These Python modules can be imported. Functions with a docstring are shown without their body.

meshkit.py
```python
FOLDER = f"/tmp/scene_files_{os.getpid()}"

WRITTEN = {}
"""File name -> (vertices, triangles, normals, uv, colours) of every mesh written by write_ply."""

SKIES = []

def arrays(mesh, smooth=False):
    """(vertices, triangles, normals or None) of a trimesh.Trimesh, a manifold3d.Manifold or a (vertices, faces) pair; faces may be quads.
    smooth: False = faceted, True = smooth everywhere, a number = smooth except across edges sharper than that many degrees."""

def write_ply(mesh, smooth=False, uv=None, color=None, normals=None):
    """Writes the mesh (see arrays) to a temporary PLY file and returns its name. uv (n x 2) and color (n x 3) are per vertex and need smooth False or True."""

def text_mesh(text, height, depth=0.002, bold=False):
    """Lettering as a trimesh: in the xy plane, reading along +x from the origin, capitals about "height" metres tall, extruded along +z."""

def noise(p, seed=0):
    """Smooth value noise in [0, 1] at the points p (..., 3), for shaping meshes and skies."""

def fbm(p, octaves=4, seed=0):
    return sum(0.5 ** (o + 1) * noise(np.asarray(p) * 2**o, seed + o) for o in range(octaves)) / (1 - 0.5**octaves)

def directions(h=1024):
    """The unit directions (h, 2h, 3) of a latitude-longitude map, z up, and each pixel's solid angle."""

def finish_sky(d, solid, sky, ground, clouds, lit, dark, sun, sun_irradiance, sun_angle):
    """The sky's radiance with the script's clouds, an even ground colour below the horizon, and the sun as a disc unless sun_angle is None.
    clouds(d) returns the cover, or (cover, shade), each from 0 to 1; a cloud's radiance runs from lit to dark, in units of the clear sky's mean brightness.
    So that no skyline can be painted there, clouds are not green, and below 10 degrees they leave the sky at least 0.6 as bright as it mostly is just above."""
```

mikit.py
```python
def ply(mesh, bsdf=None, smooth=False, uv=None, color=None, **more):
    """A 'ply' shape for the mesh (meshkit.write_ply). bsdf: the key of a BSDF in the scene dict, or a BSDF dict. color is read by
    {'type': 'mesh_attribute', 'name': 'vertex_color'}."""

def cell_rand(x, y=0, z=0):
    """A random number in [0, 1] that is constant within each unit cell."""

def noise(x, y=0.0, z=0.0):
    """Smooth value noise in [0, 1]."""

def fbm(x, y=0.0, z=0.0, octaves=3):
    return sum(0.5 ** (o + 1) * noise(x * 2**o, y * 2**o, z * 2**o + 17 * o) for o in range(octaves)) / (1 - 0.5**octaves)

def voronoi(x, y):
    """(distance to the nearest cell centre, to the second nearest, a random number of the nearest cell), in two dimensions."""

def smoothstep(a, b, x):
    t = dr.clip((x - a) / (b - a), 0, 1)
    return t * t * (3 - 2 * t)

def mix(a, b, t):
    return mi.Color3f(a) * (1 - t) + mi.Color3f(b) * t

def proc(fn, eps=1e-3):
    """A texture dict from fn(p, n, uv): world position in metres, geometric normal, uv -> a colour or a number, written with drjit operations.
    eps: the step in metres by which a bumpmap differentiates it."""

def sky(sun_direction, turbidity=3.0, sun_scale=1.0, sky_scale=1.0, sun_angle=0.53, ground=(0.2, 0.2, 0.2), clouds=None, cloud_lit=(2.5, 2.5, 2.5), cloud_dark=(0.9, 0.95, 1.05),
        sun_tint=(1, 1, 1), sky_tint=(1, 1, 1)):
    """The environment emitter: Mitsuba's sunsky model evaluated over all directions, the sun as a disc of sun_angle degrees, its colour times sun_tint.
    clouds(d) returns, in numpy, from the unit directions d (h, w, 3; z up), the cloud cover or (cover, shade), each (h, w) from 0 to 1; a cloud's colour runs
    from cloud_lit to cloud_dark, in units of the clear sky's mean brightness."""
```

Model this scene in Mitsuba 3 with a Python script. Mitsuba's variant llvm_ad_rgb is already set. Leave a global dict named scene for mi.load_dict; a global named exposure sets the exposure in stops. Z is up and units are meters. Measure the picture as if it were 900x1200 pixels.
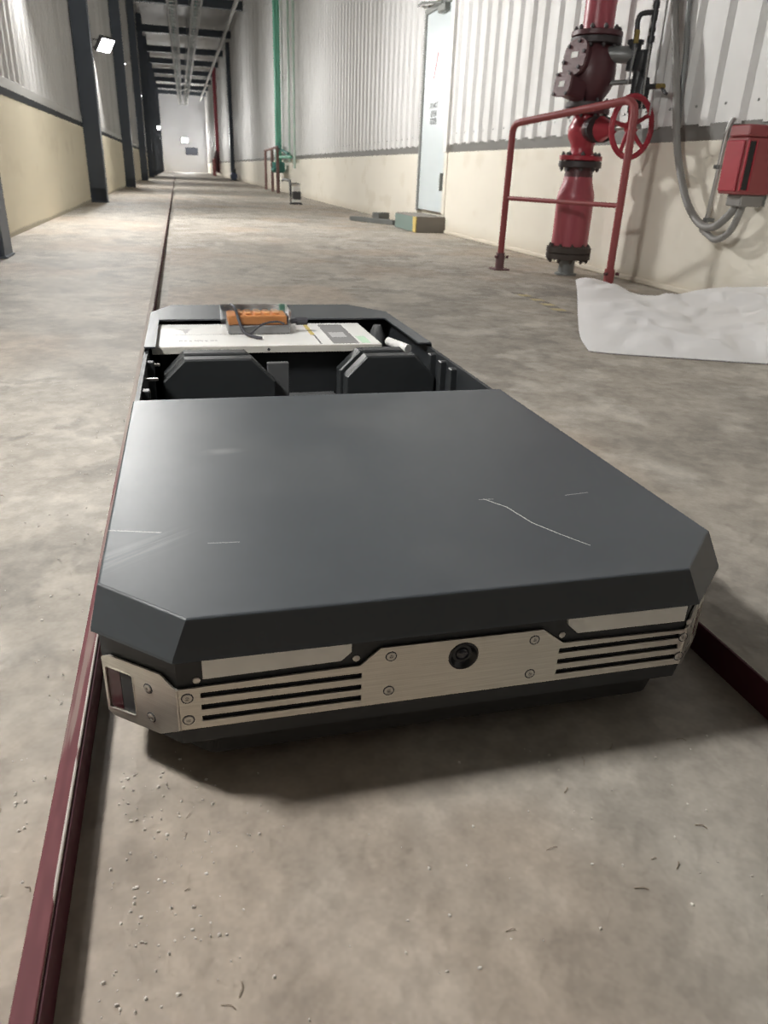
import math, random
import numpy as np, trimesh, mitsuba as mi, drjit as dr
import mikit, meshkit
from mikit import noise, fbm, smoothstep, mix, proc
from shapely.geometry import Polygon, Point, box as sbox
from shapely.ops import unary_union

T = mi.ScalarTransform4f
rng = np.random.default_rng(7)
random.seed(7)
scene, labels = {}, {}

# ------------------------------------------------------------------ camera, exposure
exposure = 0.0
CAM = np.array([0.0, 0.0, 0.575])          # the upper floor is z = 0, the corridor runs along +y
FWD = np.array([0.2387, 0.8771, -0.4165])
UPV = np.array([0.070, 0.412, 0.908])
scene['camera'] = {'type': 'thinlens', 'fov': 54.92, 'fov_axis': 'x', 'aperture_radius': 0.0013, 'focus_distance': 1.05, 'near_clip': 0.02, 'far_clip': 300.0,
                   'to_world': T().look_at(origin=CAM.tolist(), target=(CAM + FWD).tolist(), up=UPV.tolist())}

XL, XR, YN, YE, ZC = -1.314, 2.79, -7.0, 77.0, 6.6        # inner faces of the corridor
XI, XJ, LANE, YLANE = -0.145, 0.688, -0.045, 2.45         # recessed lane

# lamps: floodlights along the left wall, one on the end wall (x, y, z, aim, radiance)
LAMPS = [(-1.17, 1.12, 2.00, (0.74, 0.02, -0.67), 280.), (-1.10, 8.6, 2.75, (0.72, -0.35, -0.60), 800.), (-1.10, 16.6, 2.50, (0.66, -0.45, -0.60), 500.),
         (-1.20, 23.0, 2.80, (0.75, -0.1, -0.66), 520.), (-1.20, 33.0, 2.80, (0.75, -0.1, -0.66), 520.), (-1.20, 47.6, 2.80, (0.75, -0.1, -0.66), 520.),
         (-1.05, 58.7, 2.80, (0.6, -0.6, -0.5), 620.)]
END_LAMP = (0.85, 76.7, 2.6, (0.0, -1.0, -0.12), 900.)
LAMP_RGB = np.array([1.0, 0.985, 0.95])

# ------------------------------------------------------------------ helpers
def nup(key):
    if key not in scene and key not in labels and not any(k.startswith(key + '__') for k in scene): return key
    i = 1
    while f'{key}_{i:03d}' in scene or f'{key}_{i:03d}' in labels or any(k.startswith(f'{key}_{i:03d}__') for k in scene): i += 1
    return f'{key}_{i:03d}'
def thing(name, label, cat, group=None):
    k = nup(name); labels[k] = {'label': label, 'category': cat}
    if group: labels[k]['group'] = group
    return k
def obj(name, mesh, mat, parent=None, smooth=False, label=None, kind=None, **kw):
    k = nup(parent + '__' + name if parent else name)
    scene[k] = mikit.ply(mesh, mat, smooth=smooth, **kw)
    d = {}
    if label: d['label'] = label
    if kind: d['kind'] = kind
    if d: labels.setdefault(k, {}).update(d)
    return k
def solo(name, mesh, mat, label, cat, smooth=False, group=None):
    k = obj(name, mesh, mat, None, smooth); labels[k] = {'label': label, 'category': cat}
    if group: labels[k]['group'] = group
    return k
def struct(name, mesh, mat, smooth=False, label=None):
    k = obj(name, mesh, mat, None, smooth); labels[k] = {'kind': 'structure'}
    if label: labels[k]['label'] = label
    return k
cat_ = trimesh.util.concatenate
def bx(x0, x1, y0, y1, z0, z1, bev=0.0):
    if bev <= 0:
        m = trimesh.creation.box((x1 - x0, y1 - y0, z1 - z0)); m.apply_translation(((x0 + x1) / 2, (y0 + y1) / 2, (z0 + z1) / 2)); return m
    h = np.array([x1 - x0, y1 - y0, z1 - z0]) / 2; c = np.array([x0 + x1, y0 + y1, z0 + z1]) / 2; b = min(bev, h.min() * .9)
    P = []
    for s in np.ndindex(2, 2, 2):
        s = np.array(s) * 2 - 1
        for k in range(3):
            o = h - b; o[k] = h[k]; P.append(c + s * o)
    return trimesh.convex.convex_hull(np.array(P))
def frame(t):
    t = t / np.linalg.norm(t); a = np.cross(t, [0, 0, 1.0] if abs(t[2]) < .9 else [1.0, 0, 0]); a /= np.linalg.norm(a); return a, np.cross(t, a)
def spline(pts, n=8):
    p = np.asarray(pts, float); q = np.vstack([2 * p[0] - p[1], p, 2 * p[-1] - p[-2]]); out = []
    for i in range(1, len(q) - 2):
        for t in np.linspace(0, 1, n, endpoint=False):
            a, b, c, d = q[i - 1:i + 3]
            out.append(.5 * (2 * b + (c - a) * t + (2 * a - 5 * b + 4 * c - d) * t * t + (3 * b - a - 3 * c + d) * t ** 3))
    return np.array(out + [p[-1]])
def tube(pts, r, sides=12, sp=0, cap=True):
    p = spline(pts, sp) if sp else np.asarray(pts, float); r = np.broadcast_to(r, (len(p),)) if not sp or np.ndim(r) == 0 else np.full(len(p), r[0])
    t = np.gradient(p, axis=0); t /= np.linalg.norm(t, axis=1, keepdims=True)
    a, b = frame(t[0]); V = []; ang = np.arange(sides) * 2 * np.pi / sides
    for i in range(len(p)):
        a = a - t[i] * (a @ t[i]); a /= np.linalg.norm(a); b = np.cross(t[i], a)
        V.append(p[i] + r[i] * (np.cos(ang)[:, None] * a + np.sin(ang)[:, None] * b))
    V = np.vstack(V); F = []
    for i in range(len(p) - 1):
        for j in range(sides):
            q = [i * sides + j, i * sides + (j + 1) % sides, (i + 1) * sides + (j + 1) % sides, (i + 1) * sides + j]; F += [[q[0], q[1], q[2]], [q[0], q[2], q[3]]]
    if cap:
        n0 = len(V); V = np.vstack([V, p[0], p[-1]]); e = (len(p) - 1) * sides
        for j in range(sides): F += [[n0, (j + 1) % sides, j], [n0 + 1, e + j, e + (j + 1) % sides]]
    return trimesh.Trimesh(V, F, process=False)
def lathe(prof, sides=32, M=None):                          # profile of (radius, z)
    pr = np.asarray(prof, float); ang = np.arange(sides) * 2 * np.pi / sides; n = len(pr)
    V = np.stack([pr[:, None, 0] * np.cos(ang), pr[:, None, 0] * np.sin(ang), np.repeat(pr[:, 1:2], sides, 1)], -1).reshape(-1, 3); F = []
    for i in range(n - 1):
        for j in range(sides):
            q = [i * sides + j, i * sides + (j + 1) % sides, (i + 1) * sides + (j + 1) % sides, (i + 1) * sides + j]; F += [[q[0], q[1], q[2]], [q[0], q[2], q[3]]]
    V = np.vstack([V, [0, 0, pr[0, 1]], [0, 0, pr[-1, 1]]])
    for j in range(sides): F += [[n * sides, (j + 1) % sides, j], [n * sides + 1, (n - 1) * sides + j, (n - 1) * sides + (j + 1) % sides]]
    m = trimesh.Trimesh(V, F, process=False)
    if M is not None: m.apply_transform(M)
    return m
def basis(o, z, x=None):                                     # a frame at o with its z axis along z
    z = np.asarray(z, float) / np.linalg.norm(z); a = frame(z)[0] if x is None else np.asarray(x, float) - z * (np.asarray(x, float) @ z); a /= np.linalg.norm(a)
    M = np.eye(4); M[:3, 0], M[:3, 1], M[:3, 2], M[:3, 3] = a, np.cross(z, a), z, o; return M
def axes(o, ex, ey, ez):
    M = np.eye(4); M[:3, 0], M[:3, 1], M[:3, 2], M[:3, 3] = ex, ey, ez, o; return M
def extr(poly, h, M=None):
    if not hasattr(poly, 'exterior'): poly = Polygon(poly)
    m = trimesh.creation.extrude_polygon(poly, h, engine='earcut')
    if M is not None: m.apply_transform(M)
    return m
def loft(rings, cap0=True, cap1=True):                       # closed rings of the same length, convex caps by earcut
    n = len(rings[0]); V = np.vstack(rings); F = []
    for i in range(len(rings) - 1):
        for j in range(n):
            q = [i * n + j, i * n + (j + 1) % n, (i + 1) * n + (j + 1) % n, (i + 1) * n + j]; F += [[q[0], q[1], q[2]], [q[0], q[2], q[3]]]
    for k, on in ((0, cap0), (len(rings) - 1, cap1)):
        if on:
            for j in range(1, n - 1): F.append([k * n, k * n + (j + 1), k * n + j] if k == 0 else [k * n, k * n + j, k * n + j + 1])
    m = trimesh.Trimesh(V, F, process=False); m.fix_normals(); return m
def moved(m, M): m = m.copy(); m.apply_transform(M); return m
def hexbolt(o, axis, r, h):
    a = np.arange(6) * np.pi / 3; return extr([(r * math.cos(t), r * math.sin(t)) for t in a], h, basis(o, axis))

# ------------------------------------------------------------------ materials
def bsdf(name, d, two=True): scene[name] = {'type': 'twosided', 'bsdf': d} if two else d; return name
def rgb(*c): return {'type': 'rgb', 'value': list(c)}
def pr(name, col, rough=.5, metal=0., spec=.5, **k):
    return bsdf(name, {'type': 'principled', 'base_color': col if isinstance(col, dict) else rgb(*col), 'roughness': rough, 'metallic': metal, 'specular': spec, **k})
def seg(px, py, a, b, w):                                    # 1 near the segment a-b
    ax, ay = a; dx, dy = b[0] - a[0], b[1] - a[1]; t = dr.clip(((px - ax) * dx + (py - ay) * dy) / (dx * dx + dy * dy), 0, 1)
    d = dr.sqrt(dr.square(px - ax - t * dx) + dr.square(py - ay - t * dy)); return 1 - smoothstep(w * .4, w, d)
def concrete(p, n, uv):
    x, y = p.x, p.y
    a = fbm(x * 1.1, y * 0.7, 3.0, 4); b = fbm(x * 7, y * 7, 9.0, 5); c = noise(x * 70, y * 70, 1.0); g = noise(x * 260, y * 260, 4.0); s = fbm(x * 2.4 + 5, y * 2.0, 21.0, 5)
    wx, wy = x + .05 * fbm(x * 9, y * 9, 2.0, 2), y + .05 * fbm(x * 9, y * 9, 6.0, 2)
    col = mix((0.300, 0.272, 0.235), (0.375, 0.345, 0.302), smoothstep(.25, .75, a))
    col = mix(col, (0.222, 0.203, 0.178), .62 * smoothstep(.47, .68, s))
    col = mix(col, (0.44, 0.41, 0.365), .50 * smoothstep(.52, .72, b))
    col = mix(col, (0.205, 0.190, 0.170), .60 * smoothstep(.56, .66, fbm(wx * 8 + 3, wy * 7, 33.0, 5)) * smoothstep(.35, .6, noise(x * 3, y * 3, 12.0)))
    col = mix(col, (0.36, 0.28, 0.215), .45 * smoothstep(.50, .72, fbm(x * 1.6 + 9, y * 1.5, 41.0, 4)))
    m1, m2 = fbm(wx * 15, wy * 15, 51.0, 4), fbm(x * 42, y * 42, 61.0, 3)
    return col * (.96 + .15 * (smoothstep(.36, .64, m1) - .5) + .12 * (smoothstep(.34, .66, m2) - .5)) * (0.92 + .08 * c + .10 * g)
def concrete_bump(p, n, uv): return .6 * fbm(p.x * 14, p.y * 14, p.z * 14, 4) + .4 * noise(p.x * 120, p.y * 120, p.z * 50)
bsdf('concrete', {'type': 'bumpmap', 'arbitrary': {'type': 'proc', 'fn': proc(concrete_bump, 2e-3)['fn'], 'eps': 2e-3}, 'scale': 0.004,
                  'bsdf': {'type': 'principled', 'base_color': proc(concrete), 'roughness': .62, 'specular': .35}})
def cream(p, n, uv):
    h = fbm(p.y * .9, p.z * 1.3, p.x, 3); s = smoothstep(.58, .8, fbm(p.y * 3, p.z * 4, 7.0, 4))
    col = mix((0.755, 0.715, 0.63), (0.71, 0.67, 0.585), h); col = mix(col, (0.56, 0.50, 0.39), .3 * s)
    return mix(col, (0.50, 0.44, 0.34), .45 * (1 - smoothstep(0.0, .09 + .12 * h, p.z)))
bsdf('cream_paint', {'type': 'principled', 'base_color': proc(cream), 'roughness': .6, 'specular': .3})
def cream_l_dimmed(p, n, uv):  # left wall cream, dimness of the grazing light put into the colour
    h = fbm(p.y * .9, p.z * 1.3, p.x, 3); s = smoothstep(.56, .8, fbm(p.y * 2, p.z * 4, 7.0, 4))
    col = mix((0.66, 0.605, 0.475), (0.60, 0.55, 0.43), h); col = mix(col, (0.50, 0.44, 0.33), .3 * s)
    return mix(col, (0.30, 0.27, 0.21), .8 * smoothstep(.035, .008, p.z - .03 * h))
bsdf('cream_left_dimmed', {'type': 'principled', 'base_color': proc(cream_l_dimmed), 'roughness': .65, 'specular': .25})
def sheetw(p, n, uv): return mix((0.70, 0.70, 0.695), (0.62, 0.617, 0.608), smoothstep(.45, .8, fbm(p.y * 2.2, p.z * .6, 2.0, 3)))
bsdf('white_sheet', {'type': 'principled', 'base_color': proc(sheetw), 'roughness': .5, 'specular': .4})
def sheetg(p, n, uv): return mix((0.48, 0.475, 0.465), (0.42, 0.415, 0.405), smoothstep(.4, .8, fbm(p.y * 2.2, p.z * .6, 2.0, 3)))
bsdf('grey_sheet', {'type': 'principled', 'base_color': proc(sheetg), 'roughness': .40, 'specular': .5})
pr('roof_sheet', (0.62, 0.62, 0.62), .42, .3)
pr('column_paint', (0.095, 0.115, 0.145), .42)
pr('beam_paint', (0.085, 0.105, 0.13), .5)
pr('ledge_paint', (0.13, 0.125, 0.115), .5)
pr('ledge_dark', (0.022, 0.026, 0.030), .6, 0, .3)
pr('sill_grey', (0.42, 0.42, 0.41), .45)
pr('door_paint', (0.60, 0.66, 0.68), .25)
pr('door_frame', (0.20, 0.21, 0.20), .5)
pr('white_trim', (0.78, 0.78, 0.76), .3)
pr('black', (0.012, 0.012, 0.013), .5)
pr('black_rubber', (0.02, 0.02, 0.02), .8)
pr('void', (0.004, 0.004, 0.004), .9)
def edge_red(p, n, uv):
    chip = fbm(p.y * 9, p.x * 60, 1.0, 4); near = smoothstep(.0028, .0012, dr.abs(p.x - XI + .0002)) * smoothstep(-.006, -.002, p.z)
    col = mix((0.100, 0.028, 0.034), (0.135, 0.042, 0.048), noise(p.y * 30, p.x * 200, 3.0))
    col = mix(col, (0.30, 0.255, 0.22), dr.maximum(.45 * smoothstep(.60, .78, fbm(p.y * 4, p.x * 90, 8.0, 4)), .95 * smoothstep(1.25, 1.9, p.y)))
    return mix(col, (0.62, 0.58, 0.54), near * .8 * smoothstep(.55, .58, chip))
bsdf('edge_red', {'type': 'principled', 'base_color': proc(edge_red), 'roughness': .65, 'specular': .25})
pr('lane_red_shaded', (0.060, 0.013, 0.021), .6, 0, .25)  # edge paint for the upright legs, their shade darkened into the colour
pr('red_pipe', (0.35, 0.072, 0.095), .34)
pr('red_bright', (0.36, 0.034, 0.052), .32)
pr('red_rail', (0.26, 0.055, 0.058), .45)
pr('maroon', (0.085, 0.030, 0.036), .42)
pr('maroon_light', (0.135, 0.070, 0.075), .45)
pr('rust', (0.060, 0.048, 0.042), .7)
pr('bolt_dark', (0.050, 0.042, 0.045), .5, .3)
pr('galv', (0.50, 0.50, 0.49), .35, .85)
pr('pipe_grey', (0.20, 0.21, 0.21), .4, .3)
pr('pipe_dark', (0.035, 0.038, 0.042), .4)
pr('conduit', (0.22, 0.215, 0.205), .5)
pr('brass', (0.42, 0.33, 0.12), .4, .6)
pr('silver_tube', (0.70, 0.70, 0.70), .25, .9)
pr('green_pipe', (0.16, 0.46, 0.33), .4)
pr('green_pale', (0.52, 0.66, 0.58), .4)
pr('green_dark', (0.05, 0.20, 0.17), .45)
pr('brown_post', (0.20, 0.12, 0.11), .5)
pr('label_white', (0.80, 0.80, 0.78), .5)
pr('yellow', (0.55, 0.43, 0.14), .6)
pr('yellow_worn', (0.42, 0.35, 0.20), .65)
pr('black_worn', (0.20, 0.185, 0.16), .65)
pr('ink', (0.05, 0.05, 0.06), .6)
pr('faded_ink', (0.13, 0.14, 0.15), .6)
pr('faded_red', (0.50, 0.22, 0.24), .5)
pr('red_ink', (0.55, 0.12, 0.14), .5)
pr('blue_motor', (0.035, 0.05, 0.09), .4)
pr('step_grey', (0.20, 0.185, 0.165), .7)
pr('step_green', (0.15, 0.20, 0.18), .7)
pr('block_grey', (0.13, 0.135, 0.13), .7)
pr('end_wall', (0.56, 0.57, 0.60), .6)
pr('end_dark', (0.09, 0.10, 0.13), .4)
pr('lamp_body', (0.06, 0.06, 0.065), .4)
def robot_col(p, n, uv):
    x, y = p.x, p.y; base = mix((0.039, 0.046, 0.053), (0.046, 0.053, 0.060), fbm(x * 5, y * 5, 2.0, 3)); up = smoothstep(.6, .95, n.z)
    w = .0016
    s = dr.maximum(seg(x, y, (.379, .870), (.400, .839), w), dr.maximum(seg(x, y, (.400, .839), (.413, .786), w), dr.maximum(seg(x, y, (.413, .786), (.434, .748), w), seg(x, y, (.434, .748), (.456, .713), w * .8))))
    s = dr.maximum(s, dr.maximum(.5 * seg(x, y, (.500, .864), (.537, .868), w), .6 * seg(x, y, (.372, .869), (.392, .868), w)))
    s = dr.maximum(s, dr.maximum(.55 * seg(x, y, (-.118, .858), (-.050, .839), w), .35 * seg(x, y, (.005, .800), (.040, .797), w)))
    a_, b_ = (x + .085) * .80 + (y - .790) * .60, -(x + .085) * .60 + (y - .790) * .80
    scuff = .16 * smoothstep(.11, .0, dr.abs(a_)) * smoothstep(.035, .0, dr.abs(b_)) * smoothstep(.30, .75, fbm(a_ * 12, b_ * 220, 3.0, 3))
    scuff = dr.maximum(scuff, .18 * smoothstep(.05, .0, dr.sqrt(dr.square(x - .032) + dr.square((y - 1.12) * 2.2))) * smoothstep(.3, .6, fbm(x * 30, y * 50, 1.0, 3)))
    dust = .10 * smoothstep(.52, .75, fbm(x * 3, y * 2.4, 5.0, 4))
    return mix(mix(base, (0.16, 0.16, 0.155), up * dust), (0.30, 0.30, 0.295), up * dr.maximum(s, scuff))
bsdf('robot_paint', {'type': 'principled', 'base_color': proc(robot_col), 'roughness': .42, 'specular': .5})
pr('robot_dark', (0.022, 0.025, 0.028), .5)
pr('robot_well', (0.016, 0.018, 0.020), .55)
pr('robot_cover', (0.024, 0.027, 0.029), .45)
pr('well_grey', (0.085, 0.088, 0.09), .55)
def brushed(p, n, uv):
    g = noise(p.x * 30, p.y * 30, p.z * 900); return mix((0.56, 0.53, 0.47), (0.66, 0.63, 0.565), g)
bsdf('steel', {'type': 'principled', 'base_color': proc(brushed), 'roughness': .36, 'metallic': .78, 'specular': .5})
pr('screw_steel', (0.52, 0.50, 0.46), .3, .9)
pr('led_diffuser', (0.82, 0.81, 0.76), .35)
pr('sensor_red', (0.045, 0.008, 0.012), .12)
pr('lens_black', (0.010, 0.010, 0.012), .2)
bsdf('glass_dark', {'type': 'principled', 'base_color': rgb(.012, .012, .02), 'roughness': .03, 'specular': .8})
pr('box_white', (0.70, 0.70, 0.68), .35)
pr('box_edge', (0.62, 0.60, 0.55), .35)
pr('ink_grey', (0.42, 0.42, 0.42), .6)
pr('label_grey', (0.22, 0.22, 0.22), .5)
pr('label_green', (0.50, 0.68, 0.52), .5)
pr('orange', (0.58, 0.25, 0.09), .35)
pr('orange_pale', (0.70, 0.36, 0.15), .4)
pr('case_grey', (0.17, 0.175, 0.18), .35)
bsdf('clear_plastic', {'type': 'thindielectric', 'int_ior': 1.45}, two=False)
pr('cloth', (0.72, 0.715, 0.72), .5, 0, .4)
pr('crumb', (0.60, 0.57, 0.52), .8)
pr('twig', (0.22, 0.18, 0.14), .8)

# ------------------------------------------------------------------ floor with its recessed lane and slot
up = sbox(XL - .4, YN - .2, XR + .4, YE + .3).difference(sbox(XI, YN - 1, XJ, YLANE)).difference(sbox(XI, YLANE - .5, -.085, YE + 1))
parts = [extr(g, -LANE, axes((0, 0, LANE), (1, 0, 0), (0, 1, 0), (0, 0, 1))) for g in getattr(up, 'geoms', [up])]
parts.append(bx(XL - .4, XR + .4, YN - .2, YE + .3, -.25, LANE))
struct('floor', cat_(parts), 'concrete')

k = thing('edge_rail', 'worn dark red steel edge along the left lip of the floor recess', 'rail')
obj('top_flange', bx(XI - .018, XI, YN, YE, -.002, .0022, .001), 'edge_red', k)
obj('side_leg', bx(XI - .001, XI + .003, YN, YE, LANE, -.0025, .0005), 'lane_red_shaded', k, label='red inner side with shade painted in')
solo('edge_rail', bx(XJ - .004, XJ + .001, YN, YLANE, LANE, .001, .001), 'lane_red_shaded', 'short red steel edge, shade painted in, on right side of the recess beside the robot', 'rail')

# ------------------------------------------------------------------ corrugated sheets
def corr(y0, y1, z0, z1, x, s, pitch=.25, d=.026):           # ribs run along z; s = +1: ribs stand towards -x (right wall)
    Y, D = [], []
    n = int(round((y1 - y0) / pitch)); q = (y1 - y0) / n
    for i in range(n):
        b = y0 + i * q
        for f, h in ((0, 0), (.50, 0), (.62, 1), (.88, 1)): Y.append(b + f * q); D.append(h)
    Y.append(y1); D.append(0)
    Y, D = np.array(Y), x - s * d * np.array(D); m = len(Y); V = np.concatenate([np.stack([D, Y, np.full(m, z0)], 1), np.stack([D, Y, np.full(m, z1)], 1)])
    F = []
    for i in range(m - 1): F += ([[i, i + m, i + 1], [i + 1, i + m, i + m + 1]] if s > 0 else [[i, i + 1, i + m], [i + 1, i + m + 1, i + m]])
    return trimesh.Trimesh(V, F, process=False)

# right wall: cream masonry below, white sheets above
D0, D1, DT = 8.30, 9.30, 2.20                                 # door opening
w = cat_([bx(XR, XR + .25, YN, D0, 0, .80), bx(XR, XR + .25, D1, YE, 0, .80), bx(XR + .05, XR + .25, YN, D0, .80, ZC), bx(XR + .05, XR + .25, D1, YE, .80, ZC), bx(XR + .06, XR + .25, D0, D1, 0, ZC)])
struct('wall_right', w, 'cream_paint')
for a, b in ((YN, D0 - .02), (D1 + .02, YE)): obj('ledge', bx(XR + .012, XR + .055, a, b, .795, .885), 'ledge_paint', 'wall_right')
def sheets_right(a, b, z0, n, name='sheet_panel', kind=None):
    for i in range(n):
        y0, y1 = a + (b - a) * i / n, a + (b - a) * (i + 1) / n
        obj(name, corr(y0 - .015, y1 + .003, z0, ZC, XR + .028 - .003 * (i % 2), 1), 'white_sheet', 'wall_right', kind=kind)
sheets_right(-7.0, 2.3, .872, 9); sheets_right(2.3, D0 - .04, .872, 6); sheets_right(D0 - .04, D1 + .04, DT + .06, 1); sheets_right(D1 + .04, 17.34, .872, 8)
obj('far_sheeting', corr(17.34, YE, .872, ZC, XR + .026, 1), 'white_sheet', 'wall_right', kind='stuff')
sc = []
for i in range(120):
    y = 2.45 + .125 * i + (.02 if i % 2 else 0)
    if D0 - .08 < y < D1 + .1: continue
    sc.append(lathe([(.0075, 0), (.0075, .004), (.003, .007)], 6, basis((XR + .026, y, .975), (-1, 0, 0))))
obj('fastener', cat_(sc), 'pipe_grey', 'wall_right', kind='stuff')
struct('baseboard_right', bx(XR - .02, XR, YN, D0 - .1, 0, .035, .008), 'cream_paint')

# left wall: cream masonry, dark ledge, sill, grey sheets
struct('wall_left', cat_([bx(XL - .25, XL, YN, YE, 0, 1.035), bx(XL - .25, XL - .06, YN, YE, 1.035, ZC)]), 'cream_left_dimmed')
obj('ledge', bx(XL - .06, XL + .002, YN, YE, 1.030, 1.092), 'ledge_dark', 'wall_left')
obj('sill', bx(XL - .06, XL - .012, YN, YE, 1.092, 1.18, .004), 'sill_grey', 'wall_left')
for i in range(20): obj('sheet_panel', corr(-2.85 + i - .015, -1.85 + i, 1.168, ZC, XL - .042 + .003 * (i % 2), -1), 'grey_sheet', 'wall_left')
obj('far_sheeting', corr(17.15, YE, 1.168, ZC, XL - .04, -1), 'grey_sheet', 'wall_left', kind='stuff')
obj('sheet_panel', corr(YN, -2.85, 1.168, ZC, XL - .04, -1), 'grey_sheet', 'wall_left')
# ends and roof
struct('wall_end', bx(XL - .3, XR + .3, YE, YE + .2, 0, ZC + .3), 'end_wall')
struct('wall_near', bx(XL - .3, XR + .3, YN - .2, YN, 0, ZC + .3), 'end_wall')
roof = corr(YN, YE, XL - .3, XR + .3, ZC + .05, 1, .33, .03)
roof.vertices = roof.vertices[:, [2, 1, 0]]
struct('ceiling', roof, 'roof_sheet')

# ------------------------------------------------------------------ steel columns and roof beams
ORD = ['nearest', 'second', 'third', 'fourth', 'fifth', 'sixth', 'seventh', 'eighth', 'ninth', 'tenth', 'eleventh', 'twelfth']
def ibeam(w, d, t):                                           # a profile: web along the first axis
    return unary_union([sbox(-d / 2, -w / 2, -d / 2 + t, w / 2), sbox(d / 2 - t, -w / 2, d / 2, w / 2), sbox(-d / 2, -t / 2, d / 2, t / 2)])
CY = [5.42, 13.23, 22.2, 31.9, 40.4, 46.9, 52.0, 57.2, 62.4, 67.6, 72.8]
for i, y in enumerate(CY):
    k = thing('steel_column', f'dark blue-grey steel I-section column, {ORD[i]} along the left wall', 'column')
    obj('shaft', extr(ibeam(.24, .235, .014), ZC - .03, axes((XL + .1175, y, .012), (1, 0, 0), (0, 1, 0), (0, 0, 1))), 'column_paint', k)
    obj('side_cover', cat_([bx(XL + .01, XL + .22, y - .119, y - .113, .2, ZC - .02)]), 'column_paint', k)
    obj('base_plate', bx(XL + .004, XL + .245, y - .13, y + .13, 0, .014, .002), 'column_paint', k)
BY = [33.3, 40.3, 46.8, 51.8, 57.2, 62.4, 67.6, 72.8]
for i, y in enumerate(BY):
    prof = ibeam(.2, .28, .016)
    m = extr(prof, XR - XL + .02, axes((XL - .02, y, 6.04), (0, 0, 1), (0, -1, 0), (1, 0, 0)))
    m.fix_normals()
    solo('roof_beam', m, 'beam_paint', f'dark steel roof beam crossing under the ceiling, {ORD[i]} in view', 'beam')
k = thing('purlin_rail', 'long grey steel rail under the roof along the top of the right wall', 'rail')
obj('rail_body', bx(2.35, 2.45, 20, YE - .5, 5.74, 5.87), 'sill_grey', k)
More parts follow.
